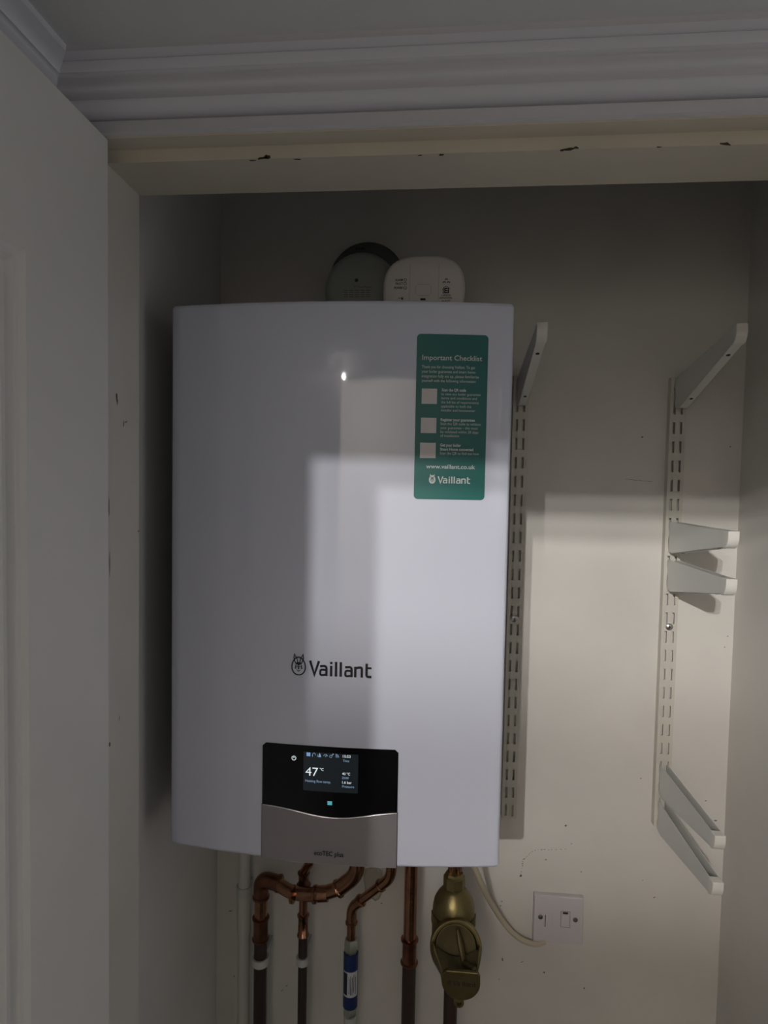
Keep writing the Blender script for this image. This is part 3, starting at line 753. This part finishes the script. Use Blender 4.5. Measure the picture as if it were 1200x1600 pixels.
bm = bmesh.new(); coupling(bm, (x1, y1, z1), (x1, y1, z0), .0128, .002); sharp(obj('coupling', bm, M['coppero'], t, smooth=True), 50)
bm = bmesh.new(); tube(bm, [(x1, y1, BOT), (x1, y1, z1+.002)], .0114, n=26); sharp(obj('painted_section', bm, M['dark'], t, smooth=True))['label'] = 'dark brown painted lower section'
# pipe 2: 15 mm, straight up behind the tee
y2 = -.055; x2, _, _ = vert(473, 1400, 1590, y2)
t = thing('copper_pipe', 'thin copper pipe rising behind the tee, second copper pipe from the left', 'pipe', (x2, y2, 0), 'copper pipes under the boiler')
zt = PT_(478, 1362, y2).z
bm = bmesh.new(); tube(bm, bend([(x2, y2, .97), (x2, y2, zt), PT_(486, 1345, -.075), PT_(486, 1345, -.075)+Vector((0, 0, .2))], .012), .0076, n=22); sharp(obj('pipe_run', bm, M['copper'], t, smooth=True), 50)
z0, z1 = PT_(473, 1428, y2).z, PT_(473, 1462, y2).z
bm = bmesh.new(); coupling(bm, (x2, y2, z1), (x2, y2, z0), .0088, .0016); sharp(obj('coupling', bm, M['copper'], t, smooth=True), 50)
bm = bmesh.new(); coupling(bm, (x2, y2, PT_(473, 1384, y2).z), (x2, y2, PT_(473, 1362, y2).z), .0090, .0016)
lathe(bm, (x2, y2, PT_(473, 1392, y2).z), (0, 0, 1), [(0, .0125), (.012, .0125)], n=24)
sharp(obj('elbow_fitting', bm, M['coppero'], t, smooth=True), 50)
bm = bmesh.new(); tube(bm, [(x2, y2, BOT), (x2, y2, z1+.002)], .0078, n=22); sharp(obj('painted_section', bm, M['dark'], t, smooth=True))['label'] = 'dark brown painted lower section'
# pipe 3: 15 mm with blue inhibitor
y3 = -.055; x3, _, _ = vert(548, 1430, 1590, y3)
t = thing('copper_pipe', 'thin copper pipe with a diagonal offset above a blue inline sleeve', 'pipe', (x3, y3, 0), 'copper pipes under the boiler')
Pa = Vector((x3, y3, PT_(549, 1418, y3).z)); Pb = PT_(611, 1371, -.085); Pc = Vector((Pb.x, Pb.y, 1.28))
bm = bmesh.new(); tube(bm, bend([(x3, y3, .97), Pa, Pb, Pc], .02), .0076, n=22); sharp(obj('pipe_run', bm, M['copper'], t, smooth=True), 50)
dd = (Pb-Pa).normalized()
bm = bmesh.new(); tube(bm, bend([Pa-Vector((0, 0, .026)), Pa, Pa+dd*.026], .016), .0090, n=22)
for c_, d_ in ((Pa-Vector((0, 0, .028)), Vector((0, 0, 1))), (Pa+dd*.024, dd)): lathe(bm, c_, d_, [(0, .0085), (.0005, .0108), (.003, .0108), (.004, .009)], n=22)
sharp(obj('elbow_fitting', bm, M['copper'], t, smooth=True), 50)
bm = bmesh.new(); tube(bm, bend([Pb-dd*.030, Pb, Pb+Vector((0, 0, .03))], .016), .0090, n=22); lathe(bm, Pb-dd*.030, dd, [(0, .0085), (.0005, .0108), (.003, .0108), (.004, .009)], n=22)
sharp(obj('elbow_fitting', bm, M['copper'], t, smooth=True), 50)
zz = lambda py: PT_(549, py, y3).z
bm = bmesh.new(); lathe(bm, (x3, y3, zz(1585)), (0, 0, 1), [(0, .0095), (.004, .0125), (.012, .0122), (.016, .0105), (zz(1485)-zz(1585), .0105), (zz(1483)-zz(1585), .0126), (zz(1470)-zz(1585), .0126), (zz(1466)-zz(1585), .0100)], n=6)
inh = sharp(obj('inline_inhibitor', bm, M['nickel'], t), 30); inh['label'] = 'nickel inline fitting with a blue sleeve'
bm = bmesh.new(); lathe(bm, (x3, y3, zz(1571)), (0, 0, 1), [(0, .0120), (.0008, .0128), (zz(1487)-zz(1571)-.0008, .0128), (zz(1487)-zz(1571), .0120)], n=28); sharp(obj('blue_sleeve', bm, M['blue'], inh, smooth=True))['label'] = 'dark blue sleeve'
bm = bmesh.new()
def cyl(u, v, r=.0131): return (x3+r*math.sin(u), y3-r*math.cos(u), v)
quadstrip(bm, -1.05, 1.25, zz(1550), zz(1511), lambda u, v: cyl(u, v), 14)
quadstrip(bm, -.95, -.30, zz(1547), zz(1513), lambda u, v: cyl(u, v, .01325), 6, mi=1)
for a_, q0, q1 in ((-.08, .15, .75), (.12, .1, .85), (.32, .1, .8), (.55, .2, .9), (.8, .1, .8)):
    zb, zt_ = zz(1550), zz(1511); quadstrip(bm, a_, a_+.08, zb+(zt_-zb)*q0, zb+(zt_-zb)*q1, lambda u, v: cyl(u, v, .01325), 1, mi=1)
obj('sleeve_label', bm, [M['label'], M['navy']], inh)['label'] = 'white and navy label'
bm = bmesh.new(); tube(bm, [(x3, y3, BOT), (x3, y3, zz(1584))], .0078, n=22); sharp(obj('painted_section', bm, M['dark'], t, smooth=True))
# pipe 4: 22 mm straight
y4 = -.055; x4, _, _ = vert(640, 1360, 1590, y4)
t = thing('copper_pipe', 'thick straight copper pipe just left of the brass filter', 'pipe', (x4, y4, 0), 'copper pipes under the boiler')
z0, z1 = PT_(640, 1466, y4).z, PT_(640, 1505, y4).z
bm = bmesh.new(); tube(bm, [(x4, y4, z1), (x4, y4, 1.285)], .0112, n=26); sharp(obj('pipe_run', bm, M['copper'], t, smooth=True))
bm = bmesh.new(); coupling(bm, (x4, y4, z1), (x4, y4, z0), .0124, .0026); sharp(obj('coupling', bm, M['coppero'], t, smooth=True), 50)
bm = bmesh.new(); tube(bm, [(x4, y4, BOT), (x4, y4, z1+.002)], .0118, n=26); sharp(obj('painted_section', bm, M['dark'], t, smooth=True))['label'] = 'dark brown painted lower section'
# clips
def clip(x, y, z, r, lab):
    bm = bmesh.new(); lathe(bm, (x, y, z-.0065), (0, 0, 1), [(0, r+.0005), (0, r+.0032), (.013, r+.0032), (.013, r+.0005)], n=28); box(bm, x-r*.7, x+r*.7, y+r*.8, -.0002, z-.006, z+.006)
    tag(sharp(obj('pipe_clip', bm, M['clip'], smooth=True)), lab, 'pipe clip', 'white plastic pipe clips')
clip(x1, y1, PT_(407, 1500, y1).z, .0114, 'white plastic clip holding the thick dark pipe on the left')
clip(x2, y2, PT_(473, 1499.5, y2).z, .0078, 'white plastic clip holding the thin dark pipe behind the tee')
clip(x3, y3, PT_(548, 1591, y3).z, .0078, 'white plastic clip under the blue sleeve at the photo bottom')
# patch of old filler on the wall behind the pipes
bm = bmesh.new()
pts = []
for k in range(18):
    a = 2*PI*k/18; r_ = random.uniform(.88, 1.1); c_ = PT_(584, 1378, 0); pts.append((c_.x+.020*r_*math.cos(a), c_.z+.036*r_*math.sin(a)))
prism(bm, pts, lambda p: (p[0], .001, p[1]), lambda p: (c_.x+(p[0]-c_.x)*.8, -.004, c_.z+(p[1]-c_.z)*.8))
tag(obj('filler_patch', bm, M['putty']), 'rough patch of old beige filler on the wall behind the copper offset', 'filler')

# ------------------------------------------------------------------ brass filter
yF = -.115
A0 = PT_(710, 1372, yF); xf = A0.x
t = thing('brass_filter', 'brass boiler filter with round flange under the boiler right side', 'filter', (xf, yF, 1.0))
for dx in (-.0055, .0065):
    bm = bmesh.new(); tube(bm, [(xf+dx, yF, 1.12), (xf+dx, yF, 1.282)], .0052, n=18)
    sharp(obj('copper_tail', bm, M['copper'], t, smooth=True))['label'] = 'short bright copper tail'
zf = lambda py: PT_(710, py, yF).z
bm = bmesh.new(); lathe(bm, (xf, yF, zf(1386)), (0, 0, 1), [(0, .0155), (.002, .0175), (.019, .0175), (.021, .015), (.025, .0135)], n=8); sharp(obj('union_nut', bm, M['brass'], t), 20)
bm = bmesh.new()
zt = zf(1384); zb = zf(1462)
prof = [(0, .0150), (-.006, .0200), (-.014, .0265), (-.024, .0315), (-.034, .0335), (-.050, .0340), (-(zt-zb), .0345)]
lathe(bm, (xf, yF, zt), (0, 0, 1), prof, n=48); 
sharp(obj('filter_body', bm, M['brass'], t, smooth=True), 60)
bm = bmesh.new()
for k in range(30):
    a = PI+ PI*(k+.5)/30
    for_ = (xf+.0345*math.cos(a), yF+.0345*math.sin(a))
    tube(bm, [(for_[0], for_[1], zf(1424)), (for_[0], for_[1], zf(1440))], .0013, n=8)
sharp(obj('grip_ribs', bm, M['brass'], t, smooth=True))
Ec = PT_(720, 1533, -.205)
Rc = PT_(712.5, 1482, -.166); ax = Vector((0.03, -.90, .28)).normalized()
bm = bmesh.new()
lathe(bm, Rc-ax*(-.0), -ax, [(0, .0330), (-.001, .0345), (-.001, .0385), (.001, .0398), (.010, .0398), (.013, .0375), (.03, .036), (.03, .030), (.006, .030), (.006, .0305)], n=56, cap=False)
rg = sharp(obj('flange_ring', bm, M['brass'], t, smooth=True), 35)
bm = bmesh.new(); lathe(bm, Rc-ax*.006, ax, [(-.004, .0308), (0, .0308), (-.0025, .022), (-.0035, .001)], n=40)
# raised spine running down the hollow
tube(bm, [Rc-ax*.006+Vector((.002, 0, .028)), Rc+Vector((.006, -.004, .010)), Rc+Vector((.012, -.012, -.012)), Ec+Vector((.020, .002, .018))], [.002, .0045, .005, .004], n=10)
sharp(obj('ring_hollow', bm, M['hollow_shade'], t, smooth=True), 35)['label'] = 'hollow inside the ring, its shade put into a darker brass'
# trough-shaped lower housing ending in a D-shaped plate
bm = bmesh.new()
a_, b_ = Rc+Vector((0, -.004, -.004)), Ec
n = 28; secs = []
for s_ in range(9):
    q = s_/8; c_ = a_.lerp(b_, q); rr_ = .0385-.0102*min(1, q*1.6); lst = []
    for k in range(n+1):
        an = PI+ .12*(1-q) + (PI-.24*(1-q))*k/n if False else PI*(1.0-.12*(1-q)) + PI*(1+.24*(1-q))*k/n
        lst.append((c_.x+rr_*math.cos(an), c_.y, c_.z+rr_*math.sin(an)))
    secs.append(lst)
for sgn in (1,):
    V = [[bm.verts.new(p) for p in l_] for l_ in secs]
    for i in range(len(V)-1):
        for k in range(n): bm.faces.new((V[i][k], V[i][k+1], V[i+1][k+1], V[i+1][k]))
bm2 = bmesh.new(); V2 = []
for l_ in secs:
    a2, b2 = Vector(l_[0]), Vector(l_[-1]); cz_ = min(p[2] for p in l_); mid = (a2+b2)/2; low = Vector((mid.x, mid.y, cz_))
    V2.append([bm2.verts.new(a2.lerp(b2, j/8) + (low-mid)*(.10+.28*math.sin(PI*j/8)) + (mid-a2.lerp(b2, j/8))*.06) for j in range(9)])
for i in range(len(V2)-1):
    for k in range(8): bm2.faces.new((V2[i][k], V2[i][k+1], V2[i+1][k+1], V2[i+1][k]))
rc = obj('recess_face', bm2, M['hollow_shade'], t, smooth=True); rc['label'] = 'hollow coloured as dark as its shade'
hs = obj('lower_housing', bm, M['brass'], t, smooth=True); so = hs.modifiers.new('solid', 'SOLIDIFY'); so.thickness = .003; so.offset = -1
bm = bmesh.new(); rr_ = .0282
pl_ = [(rr_*.98, .0145), (rr_*.94, .0175), (-rr_*.94, .0175), (-rr_*.98, .0145)]
pl_ = [(rr_, .0)] + [(rr_*.99, .012), (rr_*.88, .0175), (-rr_*.78, .0175), (-rr_*.95, .012)] + [(rr_*math.cos(PI+PI*k/24), rr_*.95*math.sin(PI+PI*k/24)) for k in range(24)]
prism(bm, pl_, lambda p: (Ec.x+p[0], Ec.y+.002, Ec.z+p[1]), lambda p: (Ec.x+p[0], Ec.y-.004, Ec.z+p[1]))
ep = obj('end_plate', bm, M['brass'], t, bevel=.0015)
bm = bmesh.new(); fe = lambda u, v: (u, Ec.y-.0043, v)
wordmark(bm, Ec.x-.012, Ec.x+.0225, Ec.z-.0040, .0068, fe); hare(bm, Ec.x-.0170, Ec.z-.001, .0030, fe)
obj('plate_lettering', bm, M['slot'], ep)
bm = bmesh.new(); box(bm, Ec.x-.001, Ec.x+.001, Ec.y-.0052, Ec.y-.004, Ec.z-.024, Ec.z+.0165); obj('plate_rib', bm, M['brass'], ep)
K = PT_(717, 1566, -.20)
bm = bmesh.new(); lathe(bm, K+Vector((0, .02, 0)), (0, -1, .1), [(0, .006), (.018, .006), (.019, .0075), (.024, .0075), (.0245, .004), (.020, .003)], n=24); sharp(obj('drain_screw', bm, M['brass'], t, smooth=True), 35)
bm = bmesh.new(); q = PT_(701, 1560, -.13)
lathe(bm, (q.x+.004, -.10, 1.02), (0, 0, -1), [(0, .012), (.004, .017), (.05, .017), (.055, .012)], n=6); tube(bm, [(q.x+.004, -.10, BOT), (q.x+.004, -.10, 1.03)], .0112, n=22)
tube(bm, bend([(q.x+.004, -.10, .98), (q.x+.006, -.16, .985), (K.x, K.y+.03, K.z-.005)], .01), .008, n=12)
sharp(obj('outlet_pipe', bm, M['dark'], t, smooth=True), 35)['label'] = 'dark outlet pipe'
